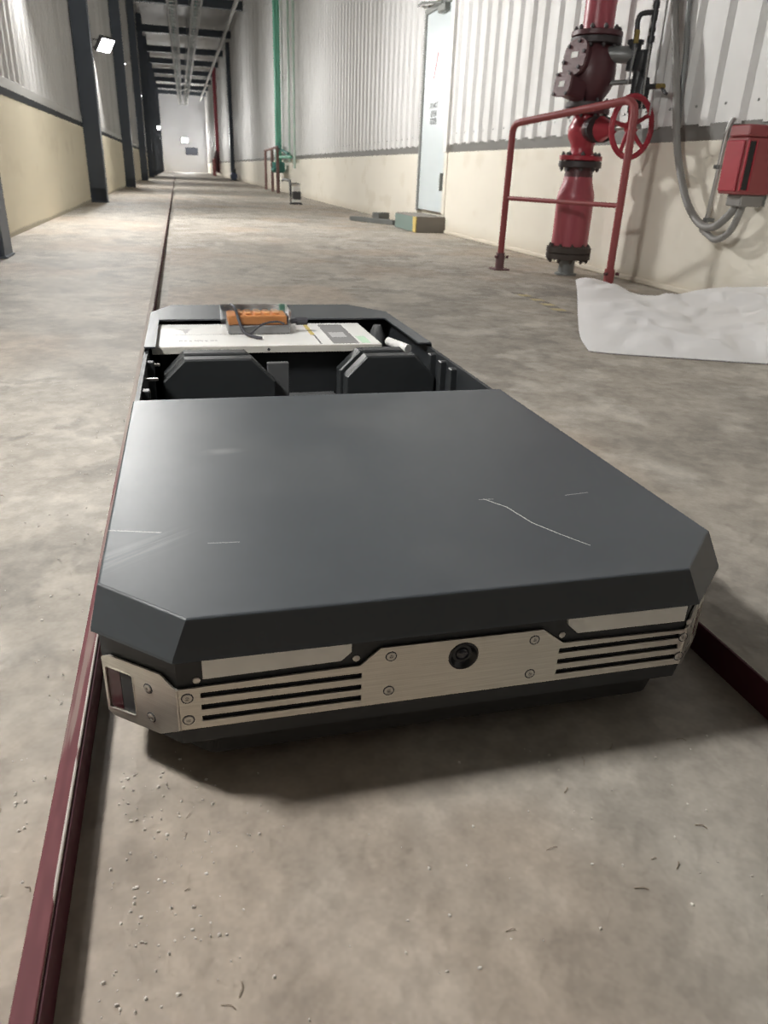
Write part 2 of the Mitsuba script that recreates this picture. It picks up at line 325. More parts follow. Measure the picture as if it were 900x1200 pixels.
# hanging cable trays
for i, (x0, x1, x2, lab) in enumerate(((.04, .33, .40, 'ladder cable tray hanging under the roof, left of the two'), (.84, 1.12, .93, 'ladder cable tray hanging under the roof, right of the two'))):
    k = thing('cable_tray', lab, 'cable tray'); ya, yb, z = 14.0, 75.0, 5.30; dx = (x2 - x0) / 36
    at = lambda x, y: x + dx * (y - 28) / 1.0
    for x in (x0, x1): obj('side_rail', tube([(at(x, ya), ya, z), (at(x, yb), yb, z)], .035, 4), 'galv', k)
    obj('rung', cat_([bx(at(x0, y), at(x1, y), y - .02, y + .02, z - .02, z + .01) for y in np.arange(ya, yb, .6)]), 'galv', k, kind='stuff')
    obj('hanger', cat_([bx(at(x, y) - .012, at(x, y) + .012, y - .012, y + .012, z, ZC) for y in BY for x in (x0, x1)]), 'galv', k, kind='stuff')
    for j in range(3): obj('cable', tube([(at(x0 + .06 + .07 * j, ya), ya, z + .03), (at(x0 + .06 + .07 * j, yb), yb, z + .03)], .018, 5), 'pipe_grey' if j != 1 else 'green_dark', k)

# ------------------------------------------------------------------ floodlights
def lamp(x, y, z, aim, L, label, w=.34, h=.24, back=(-1, 0, 0)):
    k = thing('floodlight', label, 'floodlight'); M = basis((x, y, z), aim, np.cross(aim, (0, 0, 1.0)))
    obj('housing', moved(bx(-w / 2 - .02, w / 2 + .02, -h / 2 - .02, h / 2 + .02, -.07, -.003, .01), M), 'lamp_body', k)
    e = trimesh.Trimesh(np.array([[-w / 2, -h / 2, .0], [w / 2, -h / 2, 0], [w / 2, h / 2, 0], [-w / 2, h / 2, 0]]), [[0, 1, 2], [0, 2, 3]], process=False)
    kk = obj('lens', moved(e, M), 'label_white', k)
    scene[kk]['emitter'] = {'type': 'area', 'radiance': rgb(*(L * LAMP_RGB))}
    b = np.array(back, float); c = np.array([x, y, z]) - .05 * np.array(aim)
    d = abs(x - XL) + .04 if back[0] else abs(YE - y) - .07
    for s in (-.06, .06): obj('bracket', tube([c + (0, 0, s), c + b * d + (0, 0, s)], .012, 6), 'lamp_body', k)
NAMES = ['white LED floodlight low on the left wall beside the robot', 'white LED floodlight on left wall, between the nearest two columns',
         'bright white LED floodlight on left wall just past the second column', 'white LED floodlight on left wall behind the third column', 'white LED floodlight on left wall behind the fourth column',
         'white LED floodlight on left wall behind the sixth column', 'small white LED floodlight high on the far left wall']
for L, nm in zip(LAMPS, NAMES): lamp(*L, nm)
lamp(*END_LAMP, 'brilliant white floodlight on the far end wall of the corridor', .55, .38, (0, 1, 0))
k = solo('wall_opening', bx(.86, 1.95, YE - .04, YE + .02, 1.42, 2.05), 'end_dark', 'dark rectangular opening on the end wall under the brilliant floodlight', 'opening')

# ------------------------------------------------------------------ the door in the right wall
struct('door_1', bx(XR + .004, XR + .05, D0 + .04, D1 - .03, .20, DT - .03, .003), 'door_paint')
MX = lambda y, z, x=XR: axes((x, y, z), (0, -1, 0), (0, 0, 1), (-1, 0, 0))      # x reads towards the camera, z out of the wall
obj('frame', cat_([bx(XR - .012, XR + .05, D1 - .03, D1 + .03, .18, DT + .02, .003), bx(XR - .012, XR + .05, D0 - .03, D1 + .03, DT - .03, DT + .03, .003)]), 'door_frame', 'door_1')
obj('jamb', bx(XR - .03, XR + .05, D0 - .05, D0 + .04, .80, DT + .02, .004), 'white_trim', 'door_1')
obj('jamb', bx(XR - .012, XR + .05, D0 - .05, D0 + .04, .18, .80, .004), 'cream_paint', 'door_1')
for t, z, h in (('DO NOT', 1.245, .058), ('OPEN', 1.165, .058), ('DOOR', 1.09, .058)):
    m = meshkit.text_mesh(t, h, .002, True); wdt = m.bounds[1, 0]
    obj('lettering', moved(m, MX(8.86 + wdt / 2, z, XR + .004)), 'faded_ink', 'door_1')
obj('red_mark', moved(extr([(0, 0), (.05, 0), (.16, .24), (.12, .24)], .002), MX(8.95, 1.53, XR + .004)), 'faded_red', 'door_1')
obj('handle', cat_([bx(XR - .03, XR + .01, D0 + .09, D0 + .12, .42, .60, .006)]), 'door_frame', 'door_1')
obj('closer', cat_([bx(XR - .06, XR + .004, 8.50, 8.72, 2.10, 2.17, .008), tube([(XR - .05, 8.6, 2.18), (XR - .15, 9.0, 2.23), (XR - .03, 9.55, 2.30)], .012, 8)]), 'door_frame', 'door_1')

k = thing('concrete_step', 'low grey step with a green end and yellow edge under the blue-grey door', 'step')
obj('slab', bx(2.46, XR - .001, 8.2, 9.05, 0, .165, .006), 'step_grey', k)
obj('riser', bx(2.452, 2.461, 8.30, 9.05, .004, .155), 'step_green', k)
obj('edge_stripe', cat_([bx(2.450, 2.462, 8.195, 8.30, .004, .160), ]), 'yellow', k)
solo('steel_bar', cat_([bx(-.43, .43, -.05, .05, 0, .055, .004)]).apply_transform(trimesh.transformations.rotation_matrix(-1.12, (0, 0, 1))).apply_translation((2.36, 9.75, 0)), 'block_grey', 'dark grey flat bar lying on the floor left of the step', 'bar')
solo('concrete_block', cat_([bx(-.09, .09, -.07, .07, 0, .11, .008)]).apply_transform(trimesh.transformations.rotation_matrix(.4, (0, 0, 1))).apply_translation((2.53, 10.05, 0)), 'block_grey', 'small dark block on the floor between the flat bar and the step', 'block')

# ------------------------------------------------------------------ red fire riser with gate valve and alarm valve
P = np.array([2.48, 4.72]); RS = .963
def ax(m): m.apply_translation((P[0], P[1], 0)); return m
def bolts(r, z0, z1, n, rb=.012, ph=0.):
    out = []
    for i in range(n):
        a = 2 * np.pi * (i + ph) / n; c = np.array([P[0] + r * math.cos(a), P[1] + r * math.sin(a)])
        out += [tube([(*c, z0), (*c, z1)], rb * .55, 6), hexbolt((*c, z0 + .008), (0, 0, 1), rb, .014), hexbolt((*c, z1 - .022), (0, 0, 1), rb, .014)]
    return out
k = thing('fire_riser', 'tall red fire water riser with a maroon alarm valve and handwheel, beside the right wall', 'fire riser')
obj('foot', ax(lathe([(.075, -.021), (.075, -.008), (.055, -.006), (.055, .12)], 20)), 'pipe_grey', k, 40)
obj('flange', ax(lathe([(.10, .085), (.148, .085), (.150, .088), (.150, .118), (.148, .121), (.13, .122)], 40)), 'rust', k, 40)
obj('flange', ax(lathe([(.11, .126), (.148, .126), (.150, .129), (.150, .160), (.147, .163), (.126, .170)], 40)), 'rust', k, 40)
for m in [cat_(bolts(.128, .06, .185, 10)[i * 3:i * 3 + 3]) for i in range(10)]: obj('bolt', m, 'rust', k)
obj('lower_pipe', ax(lathe([(.122, .165), (.122, .47), (.118, .50), (.098, .565), (.092, .60)], 40)), 'red_pipe', k, 40)
obj('neck', ax(lathe([(.092, .585), (.090, .66)], 36)), 'maroon', k, 40)
obj('flange', ax(lathe([(.09, .655), (.135, .655), (.138, .658), (.138, .690), (.135, .693), (.10, .694)], 40)), 'bolt_dark', k, 40)
obj('flange', ax(lathe([(.09, .698), (.135, .698), (.138, .701), (.138, .722), (.135, .725), (.08, .732)], 40)), 'red_bright', k, 40)
for i in range(8): obj('bolt', cat_(bolts(.115, .632, .748, 8, ph=.5)[i * 3:i * 3 + 3]), 'bolt_dark', k)
# gate valve
vk = obj('gate_body', ax(lathe([(.082, .725), (.072, .76), (.075, .79), (.100, .83), (.105, .87), (.100, .90), (.080, .935), (.085, .965)], 36)), 'red_bright', k, 40)
S = np.array([.26, -.96, .02]); S /= np.linalg.norm(S); VC = np.array([P[0], P[1], .875]); U = np.cross((0, 0, 1.0), S); U /= np.linalg.norm(U)
def oval(a, b, t, o): return moved(extr(Polygon([(a * math.cos(u), b * math.sin(u)) for u in np.linspace(0, 2 * np.pi, 36, endpoint=False)]), t), axes(o, U, np.cross(S, U), S))
obj('bonnet', cat_([oval(.085, .062, .07, VC + S * .06), oval(.125, .078, .022, VC + S * .105)]), 'maroon', vk)
obj('bonnet_cover', oval(.125, .078, .022, VC + S * .130), 'bolt_dark', vk)
obj('yoke', cat_([tube([VC + S * .15, VC + S * .20, VC + S * .26], [.075, .052, .030], 20)]), 'red_bright', vk, 40)
obj('stem', tube([VC + S * .24, VC + S * .47], .014, 12), 'galv', vk, 40)
WC = VC + S * .405
ring = [WC + .165 * (math.cos(t) * U + math.sin(t) * np.cross(S, U)) for t in np.linspace(0, 2 * np.pi, 49)]
def wheelpt(t, r, d=0.): return WC + r * (math.cos(t) * U + math.sin(t) * np.cross(S, U)) + S * d
hw = obj('handwheel', tube(ring, .0165, 12, cap=False), 'red_bright', k, 60, label='bright red spoked handwheel')
for j in range(5):
    t = .5 + j * 2 * np.pi / 5; obj('spoke', tube([wheelpt(t, .02, -.015), wheelpt(t, .09, -.012), wheelpt(t, .160)], [.017, .013, .012], 8), 'red_bright', hw, 60)
obj('hub', lathe([(.034, -.03), (.034, .02), (.018, .024)], 20, basis(WC, S)), 'red_bright', hw, 40)
# upper flange pair and alarm valve
obj('flange', ax(lathe([(.09, .965), (.138, .965), (.140, .968), (.140, .992), (.138, .995), (.09, .996)], 40)), 'maroon', k, 40)
obj('flange', ax(lathe([(.09, 1.0), (.138, 1.0), (.140, 1.003), (.140, 1.028), (.138, 1.031), (.1, 1.034)], 40)), 'bolt_dark', k, 40)
for i in range(8): obj('bolt', cat_(bolts(.118, .942, 1.054, 8)[i * 3:i * 3 + 3]), 'bolt_dark', k)
ak = obj('alarm_valve', ax(lathe([(.085, 1.03), (.092, 1.055), (.118, 1.09), (.142, 1.14), (.145, 1.20), (.140, 1.25), (.125, 1.30), (.105, 1.335), (.098, 1.37)], 40)), 'maroon', k, 40, label='maroon cast alarm valve body')
Q = np.array([-.93, -.32, .18]); Q /= np.linalg.norm(Q); QU = np.cross((0, 0, 1.0), Q); QU /= np.linalg.norm(QU); QV = np.cross(Q, QU)
def plate(a, b, t, o, n=36, p=2.6):
    g = [(a * np.sign(math.cos(u)) * abs(math.cos(u)) ** (2 / p), b * np.sign(math.sin(u)) * abs(math.sin(u)) ** (2 / p)) for u in np.linspace(0, 2 * np.pi, n, endpoint=False)]
    return extr(Polygon(g), t, axes(o, QU, QV, Q))
AC = np.array([P[0], P[1], 1.235])
obj('cover_neck', plate(.078, .088, .08, AC + Q * .075), 'maroon', ak)
obj('cover_plate', plate(.092, .102, .020, AC + Q * .157), 'maroon_light', ak)
obj('cover_label', extr(sbox(-.026, -.016, .026, .016), .002, axes(AC + Q * .1772 + QV * .012, QU, QV, Q)), 'label_white', ak)
for j in range(6):
    t = 2 * np.pi * j / 6 + .3; o = AC + Q * .177 + QU * .078 * math.cos(t) + QV * .088 * math.sin(t); obj('cover_bolt', hexbolt(o, Q, .011, .012), 'bolt_dark', ak)
BC = np.array([P[0] - .10, P[1] - .05, 1.085]); 
obj('side_box', plate(.055, .058, .14, BC + Q * .0, 24, 5), 'maroon', ak)
obj('side_cover', plate(.066, .068, .016, BC + Q * .142, 24, 5), 'maroon_light', ak)
obj('side_label', extr(sbox(-.020, -.016, .020, .016), .002, axes(BC + Q * .1585, QU, QV, Q)), 'label_white', ak)
for sx, sy in ((-1, -1), (1, -1), (1, 1), (-1, 1)): obj('cover_bolt', hexbolt(BC + Q * .157 + QU * .052 * sx + QV * .054 * sy, Q, .009, .010), 'bolt_dark', ak)
obj('flange', ax(lathe([(.09, 1.345), (.152, 1.345), (.155, 1.348), (.155, 1.378), (.152, 1.381), (.1, 1.382)], 40)), 'bolt_dark', k, 40)
obj('flange', ax(lathe([(.09, 1.386), (.152, 1.386), (.155, 1.389), (.155, 1.412), (.152, 1.415), (.098, 1.420)], 40)), 'maroon', k, 40)
for i in range(10): obj('bolt', cat_(bolts(.130, 1.322, 1.444, 10, .014, .3)[i * 3:i * 3 + 3]), 'bolt_dark', k)
obj('upper_pipe', ax(lathe([(.094, 1.41), (.094, ZC + .02)], 40)), 'red_pipe', k, 40)

SM = trimesh.transformations.translation_matrix((P[0], P[1], .021)) @ np.diag([RS, RS, RS, 1]) @ trimesh.transformations.translation_matrix((-P[0], -P[1], 0))
for key in [q for q in scene if q.startswith(k + '__')]: scene[key]['to_world'] = T(SM.tolist())
# trim piping beside the alarm valve
k = tk = thing('trim_piping', 'cluster of grey and black trim pipes with a brass lever, beside the maroon alarm valve', 'pipes')
obj('elbow', tube([(2.585, 4.80, 1.290), (2.64, 4.765, 1.286), (2.675, 4.74, 1.284), (2.70, 4.72, 1.282), (2.725, 4.705, 1.280)], [.036, .044, .046, .044, .040], 16), 'pipe_grey', k, 50)
obj('tee', cat_([tube([(2.725, 4.70, 1.20), (2.725, 4.70, 1.35)], .036, 16), lathe([(.046, 0), (.046, .02)], 16, axes((2.725, 4.70, 1.335), (1, 0, 0), (0, 1, 0), (0, 0, 1)))]), 'pipe_dark', k, 40)
obj('switch_body', cat_([bx(2.715, 2.775, 4.60, 4.70, 1.19, 1.30, .012), tube([(2.745, 4.65, .98), (2.745, 4.65, 1.20)], .033, 14)]), 'pipe_dark', k, 40)
obj('switch_body', cat_([tube([(2.755, 4.60, 1.00), (2.755, 4.60, 1.10), (2.755, 4.60, 1.16)], [.036, .042, .030], 14)]), 'pipe_dark', k, 40)
obj('riser_pipe', tube([(2.758, 4.60, 1.08), (2.757, 4.60, 1.20), (2.760, 4.60, 1.38), (2.762, 4.60, 1.90)], .013, 10), 'pipe_dark', k, 40)
for z, d, r in ((1.335, .03, .021), (1.385, .02, .019), (1.44, .05, .018), (1.50, .03, .019)): obj('union', tube([(2.760, 4.60, z), (2.760, 4.60, z + d)], r, 10), 'pipe_dark', k, 40)
obj('loop_pipe', tube([(2.76, 4.60, 1.478), (2.735, 4.64, 1.482), (2.712, 4.67, 1.475), (2.705, 4.68, 1.445), (2.708, 4.68, 1.40), (2.712, 4.68, 1.34)], .014, 10, 5), 'pipe_dark', k, 50)
obj('tag', bx(2.69, 2.715, 4.655, 4.668, 1.335, 1.40), 'brass', k)
for a, b in (((2.70, 4.645, 1.31), (2.69, 4.66, 1.13)), ((2.735, 4.56, 1.32), (2.745, 4.56, 1.00)), ((2.762, 4.50, 1.62), (2.762, 4.49, .96))): obj('thin_tube', tube([a, b], .0055, 8), 'silver_tube', k, 40)
obj('cross_pipe', tube([(2.60, 4.79, 1.135), (2.66, 4.74, 1.14), (2.75, 4.66, 1.145), (2.758, 4.60, 1.148)], .014, 10), 'pipe_grey', k, 50)
obj('cross_pipe', lathe([(.022, 0), (.022, .03)], 12, basis((2.585, 4.80, 1.135), (.6, -.5, 0))), 'maroon_light', k)
obj('side_outlet', tube([(2.755, 4.60, 1.11), (2.765, 4.46, 1.105)], .015, 10), 'pipe_dark', k, 40)
obj('lever', cat_([tube([(2.765, 4.46, 1.105), (2.765, 4.40, 1.10)], .014, 8)]), 'brass', k, 40)
obj('lever', tube([(2.765, 4.42, 1.095), (2.74, 4.32, 1.055)], .008, 8), 'pipe_dark', k, 40)

for key in [q for q in scene if q.startswith(tk + '__')]: scene[key]['to_world'] = T().translate([-.08, -.15, -.022])
# guard rail in front of the riser
k = thing('guard_rail', 'red tube guard rail standing in front of the fire riser', 'guard rail')
A, B = np.array([2.105, 4.97, 0]), np.array([2.435, 4.09, 0]); ZT = .955; d = (B - A) / np.linalg.norm(B - A)
zA, zB = .900, .985
bend = lambda C, z, s: [C + (0, 0, z - .07), C + (0, 0, z - .03) + d * s * .008, C + (0, 0, z - .008) + d * s * .03, C + (0, 0, z) + d * s * .07]
obj('top_tube', tube([A + (0, 0, .02)] + bend(A, zA, 1) + bend(B, zB, -1)[::-1] + [B + (0, 0, .02)], .0215, 14), 'red_rail', k, 50)
obj('mid_tube', tube([A + (0, 0, .455), B + (0, 0, .455)], .0135, 12), 'red_rail', k, 40)
for C in (A, B):
    obj('base_sleeve', cat_([tube([C, C + (0, 0, .11)], .030, 14), bx(C[0] - .055, C[0] + .055, C[1] - .055, C[1] + .055, 0, .010, .002)]), 'red_rail' if C is B else 'maroon_light', k, 40)
    for s in (-1, 1): obj('clamp_bolt', hexbolt(C + (.030 * s, -.02, .085), (s, -.3, 0), .010, .018), 'maroon', k)

# ------------------------------------------------------------------ red control box and conduits on the right wall
k = thing('control_box', 'red wall box with a hood, glossy cover and black side slot, at the right edge', 'control box')
bx0, bx1, by0, by1, bz0, bz1 = 2.595, 2.775, 3.325, 3.475, .545, .825
obj('body', bx(bx0, bx1, by0, by1, bz0, bz1 - .03, .006), 'red_rail', k)
obj('hood', bx(bx0 - .012, bx1, by0 - .01, by1 - .02, bz1 - .03, bz1 + .02, .006), 'red_rail', k)
obj('front_cover', bx(bx0 - .010, bx0 + .001, by0 + .015, by1 - .008, bz0 + .012, bz1 - .045, .004), 'red_bright', k)
obj('side_slot', bx(bx0 + .012, bx0 + .045, by0 - .002, by0 + .01, bz0 + .02, bz1 - .05), 'black', k)
obj('side_rim', cat_([bx(bx0 + .046, bx0 + .054, by0 - .006, by0 + .004, bz0 + .015, bz1 - .045), bx(bx0 + .002, bx0 + .010, by0 - .006, by0 + .004, bz0 + .015, bz1 - .045)]), 'red_bright', k)
obj('gland_box', bx(2.64, 2.77, 3.345, 3.455, .490, .546, .006), 'conduit', k)
obj('wall_bracket', bx(bx1 - .01, XR, by0 + .03, by1 - .03, bz0 - .05, bz1 + .03), 'pipe_grey', k)
solo('cable_conduit', tube([(2.735, 4.40, 2.10), (2.735, 4.37, 1.72), (2.725, 4.34, 1.49), (2.72, 4.24, 1.24), (2.72, 4.17, 1.05), (2.715, 4.10, .87), (2.71, 4.01, .69), (2.70, 3.86, .50), (2.69, 3.70, .395), (2.68, 3.57, .382), (2.68, 3.48, .43), (2.685, 3.42, .495)], .020, 12, 6), 'conduit',
     'thick grey flexible conduit hanging down the wall and looping up into the red box', 'conduit', 50)
solo('cable_conduit', tube([(2.765, 4.27, 2.1), (2.765, 4.262, 1.49), (2.765, 4.215, 1.25), (2.765, 4.185, 1.02), (2.768, 4.17, .89)], .014, 10, 4), 'pipe_grey', 'thinner dark grey conduit straight down the sheets beside the thick one', 'conduit', 50)
solo('cable_conduit', tube([(2.745, 3.735, .36), (2.71, 3.64, .345), (2.69, 3.53, .325), (2.685, 3.43, .375), (2.69, 3.385, .495)], .017, 10, 6), 'conduit', 'short grey conduit looping under the red box, below the thick one', 'conduit', 50)
k = thing('conduit_pipe', 'thin galvanised pipe with clamps on the wall left of the red box', 'pipe')
obj('pipe_body', tube([(2.775, 3.70, .90), (2.765, 3.715, .85), (2.762, 3.722, .77), (2.76, 3.722, .65), (2.76, 3.728, .51), (2.757, 3.735, .36)], .0125, 10, 4), 'galv', k, 50)
for z in (.66, .40): obj('clamp', cat_([bx(2.742, XR, 3.71, 3.745, z, z + .02, .002), hexbolt((2.742, 3.728, z + .01), (-1, 0, 0), .007, .008)]), 'pipe_grey', k)

# ------------------------------------------------------------------ white sheet on the floor
def cloth():
    def cr(pts, n): 
        s = spline(pts, 16); q = np.r_[0, np.cumsum(np.linalg.norm(np.diff(s, axis=0), axis=1))]; t = np.linspace(0, q[-1], n); return np.stack([np.interp(t, q, s[:, i]) for i in range(3)], 1)
    nu, nv = 90, 80
    F0 = cr([(1.435, 2.47, .004), (1.50, 2.42, .004), (1.70, 2.335, .004), (2.0, 2.215, .004), (2.35, 2.12, .004), (2.76, 2.06, .004)], nu)
    B0 = cr([(2.22, 4.09, .05), (2.30, 4.10, .06), (2.38, 3.98, .045), (2.42, 3.72, .02), (2.50, 3.52, .05), (2.62, 3.50, .075), (2.70, 3.42, .10), (2.752, 3.10, .15)], nu)
    L0 = cr([(1.435, 2.47, .004), (1.52, 2.70, .012), (1.75, 3.16, .02), (2.04, 3.72, .03), (2.22, 4.09, .05)], nv); R0 = cr([(2.76, 2.06, .004), (2.765, 2.6, .09), (2.752, 3.10, .15)], nv)
    u, v = np.meshgrid(np.linspace(0, 1, nu), np.linspace(0, 1, nv), indexing='ij'); u, v = u[..., None], v[..., None]
    G = (1 - v) * F0[:, None] + v * B0[:, None] + (1 - u) * L0[None] + u * R0[None] - ((1 - u) * (1 - v) * F0[0] + u * (1 - v) * F0[-1] + (1 - u) * v * B0[0] + u * v * B0[-1])
    e = np.minimum(np.minimum(u, 1 - u), np.minimum(v, 1 - v))[..., 0]
    q = G.reshape(-1, 3); n1 = meshkit.fbm(np.stack([q[:, 0] * 2.1 + q[:, 1] * 1.3, q[:, 1] * 2.4, q[:, 0] * 0], 1), 4, 3).reshape(nu, nv)
    rd = np.abs(meshkit.fbm(np.stack([q[:, 0] * 3.3 - q[:, 1] * 2.0, q[:, 0] * 1.1 + q[:, 1] * 1.6, q[:, 0] * 0 + 4], 1), 3, 8).reshape(nu, nv) - .5)
    G[..., 2] += np.clip(e * 9, 0, 1) * (.060 * (n1 - .25) + .026 * (1 - np.clip(rd * 6, 0, 1)))
    G[..., 2] = np.maximum(G[..., 2], .004)
    V = G.reshape(-1, 3); F = []
    for i in range(nu - 1):
        for j in range(nv - 1): a = i * nv + j; F += [[a, a + nv, a + nv + 1], [a, a + nv + 1, a + 1]]
    m = trimesh.Trimesh(V, F, process=False); b = m.copy(); b.vertices[:, 2] -= .002; b.invert(); return cat_([m, b])
solo('white_sheet_cover', cloth(), 'cloth', 'crumpled white plastic sheet spread on the floor below the red box', 'sheet', True)

k = thing('floor_marking', 'worn yellow and black hazard stripe on the floor left of the white sheet', 'floor marking')
for i in range(9):
    y0 = 3.93 - i * .075; x = 1.770 + .03 * math.sin(i * .6) * .5
    obj('dash', extr([(x - .028, y0), (x + .028, y0 - .02), (x + .028, y0 - .075), (x - .028, y0 - .055)], .0012, axes((0, 0, 0), (1, 0, 0), (0, 1, 0), (0, 0, 1))), 'yellow_worn' if i % 2 else 'black_worn', k)

# ------------------------------------------------------------------ far things along the right wall
k = thing('green_valve_station', 'green water pipe with branches and a valve, beside the brown posts on the right wall', 'pipes')
obj('main_pipe', tube([(2.66, 22.0, .52), (2.66, 22.0, ZC - .1)], .085, 14), 'green_pipe', k, 40)
obj('valve_body', cat_([tube([(2.62, 21.95, .48), (2.62, 21.95, .74)], .14, 12), bx(2.45, 2.72, 21.4, 22.0, .50, .62, .03), bx(2.52, 2.70, 21.0, 21.5, .48, .74, .04)]), 'green_dark', k, 40)
obj('branch_pipe', tube([(2.66, 22.0, 1.12), (2.60, 21.6, 1.16), (2.6, 21.3, 1.05), (2.64, 20.0, .92), (2.64, 19.9, .92)], .035, 8), 'green_dark', k, 40)
obj('branch_pipe', tube([(2.62, 21.9, .86), (2.62, 19.3, .84)], .035, 8), 'green_pipe', k, 40)
obj('foot_pipe', tube([(2.62, 21.9, .0), (2.62, 21.9, .5)], .05, 8), 'pipe_dark', k, 40)
obj('foot_pipe', tube([(2.62, 21.1, .30), (2.62, 20.6, .34), (2.62, 19.5, .33), (2.62, 19.4, .0)], .03, 8), 'pipe_grey', k, 40)
solo('standpipe', tube([(2.68, 19.95, .74), (2.68, 19.95, ZC - .1)], .030, 8), 'green_pale', 'thin pale green pipe up the right wall, next to the thick green one', 'pipe', 40)
solo('standpipe', tube([(2.68, 19.1, .60), (2.68, 19.1, ZC - .1)], .030, 8), 'green_pale', 'thin pale green pipe up the right wall, right of the other thin one', 'pipe', 40)
k = thing('post_rail', 'brown guard rail of three posts in front of the green water pipe', 'guard rail')
for x, y in ((2.55, 24.3), (2.53, 22.4), (2.50, 20.9)): obj('post', tube([(x, y, 0), (x, y, 1.05)], .04, 8), 'brown_post', k, 40)
obj('top_rail', tube([(2.55, 24.3, 1.05), (2.50, 20.9, 1.08)], .03, 8), 'brown_post', k, 40)
k = thing('work_lamp', 'small dark box with white ends in a wire frame, on the floor near brown posts', 'box')
obj('box_body', bx(1.985, 2.135, 14.42, 14.54, .085, .215, .01), 'lamp_body', k)
obj('end_cap', bx(1.99, 2.13, 14.43, 14.53, .03, .085, .008), 'label_white', k); obj('end_cap', bx(1.99, 2.13, 14.43, 14.53, .215, .29, .008), 'label_white', k)
obj('wire_frame', tube([(1.96, 14.48, .0), (1.95, 14.48, .18), (1.965, 14.48, .345), (2.05, 14.48, .352), (2.14, 14.48, .33)], .010, 6), 'pipe_dark', k); obj('foot', bx(1.94, 2.15, 14.40, 14.56, 0, .03, .006), 'pipe_dark', k)
solo('downpipe', bx(2.62, 2.785, 41.4, 41.9, 0, 5.9), 'column_paint', 'dark vertical duct on the far right wall between red pipe and blue motor', 'duct')
k = thing('blue_motor', 'small dark blue machine at the foot of the far right wall', 'machine')
obj('motor_body', tube([(2.5, 37.5, .2), (2.5, 38.2, .2)], .15, 14), 'blue_motor', k, 40); obj('motor_foot', bx(2.35, 2.65, 37.6, 38.1, 0, .06), 'pipe_dark', k)
obj('pipe_stub', tube([(2.6, 38.6, 0), (2.6, 38.6, .5)], .06, 8), 'pipe_dark', k, 40)
k = thing('far_fire_riser', 'thin-looking red fire riser on the far right wall with a valve at its foot', 'fire riser')
obj('main_pipe', tube([(2.66, 55, .2), (2.66, 55, 6.3)], .11, 12), 'red_pipe', k, 40)
obj('valve_body', cat_([tube([(2.57, 55, .25), (2.57, 55, .6), (2.57, 55, 1.1), (2.62, 55, 1.5)], [.2, .16, .2, .12], 12), tube([(2.57, 54.9, .8), (2.5, 54.2, .8)], .12, 10)]), 'maroon', k, 40)
obj('guard', cat_([tube([(2.4, 54, 0), (2.4, 54, 1), (2.4, 56.5, 1), (2.4, 56.5, 0)], .05, 8), tube([(2.3, 54.0, .5), (2.3, 56.5, .5)], .04, 6)]), 'red_rail', k, 40)

# ------------------------------------------------------------------ debris on the floor
cr_ = []
for i in range(420):
    left = rng.random() < .55
    if left: x, y = (rng.uniform(-.62, -.17), rng.uniform(.35, 2.2)) if rng.random() < .7 else (-.165 - abs(rng.normal(0, .03)), rng.uniform(.35, 2.6)); z = 0
    else: x, y, z = (-.11 + abs(rng.normal(0, .06)), rng.uniform(.4, .7), LANE) if rng.random() < .7 else (rng.uniform(-.05, .6), rng.uniform(.36, .62), LANE)
    s = rng.uniform(.0006, .0019); m = trimesh.creation.icosahedron(); m.vertices *= s * rng.uniform(.6, 1.3, 3); m.apply_translation((x, y, z + s * .5)); cr_.append(m)
k = obj('crumbs', cat_(cr_), 'crumb', None, kind='stuff'); labels[k] = {'kind': 'stuff', 'label': 'pale concrete crumbs scattered along the red floor edge', 'category': 'crumbs'}
tw = []
for i in range(34):
    x, y, z = (rng.uniform(-.5, -.165), rng.uniform(.4, 1.5), 0) if i % 2 else (rng.uniform(-.13, .6), rng.uniform(.38, .62), LANE)
    a = rng.uniform(0, 6.28); l = rng.uniform(.002, .007); q = np.array([math.cos(a), math.sin(a), 0]) * l; c = np.array([x, y, z + .001])
    tw.append(tube([c - q, c + (0.002, .001, .0008), c + q], rng.uniform(.0003, .0006), 5))
k = obj('twigs', cat_(tw), 'twig', None, kind='stuff'); labels[k] = {'kind': 'stuff', 'label': 'thin brown twigs and fibres littering the floor near the red edge', 'category': 'twigs'}

# ------------------------------------------------------------------ the flat transport robot
yaw, pit = math.radians(-.1), math.radians(-.38)
RM = trimesh.transformations.translation_matrix((.26, .638, .217 + LANE)) @ trimesh.transformations.rotation_matrix(yaw, (0, 0, 1)) @ trimesh.transformations.rotation_matrix(pit, (1, 0, 0)) @ trimesh.transformations.translation_matrix((0, 0, -.217))
def rob(name, mesh, mat, parent, **k): return obj(name, moved(mesh, RM), mat, parent, **k)
R = thing('transport_robot', 'low flat charcoal transport robot with a steel face plate, standing between the red floor edges', 'mobile robot')
def ring8(hx, y0, cx, cy, y1, z, bx_=0., by_=0.): return np.array([(-hx + cx, y0, z), (hx - cx, y0, z), (hx, y0 + cy, z), (hx, y1 - by_, z), (hx - bx_, y1, z), (-hx + bx_, y1, z), (-hx, y1 - by_, z), (-hx, y0 + cy, z)])
SEAM = .79
top = [ring8(.3727 - d, -.0015 + d, .0894 - .42 * d, .0875 - .42 * d, SEAM - .001, .2171 - h, .002, .002) for d, h in ((.0032, 0), (.0021, .0002), (.0011, .0007), (.0004, .0014), (0, .0024))]
top += [ring8(.3815, -.0105, .083, .076, SEAM, .1765, .002, .002), ring8(.3815, -.0115, .083, .076, SEAM, .1735, .002, .002), ring8(.376, -.004, .080, .073, SEAM, .1725, .002, .002)]
rob('top_cover', loft(top), 'robot_paint', R)
rob('seam_strip', bx(-.366, .366, SEAM - .012, SEAM + .012, .203, .2140, .001), 'robot_dark', R)
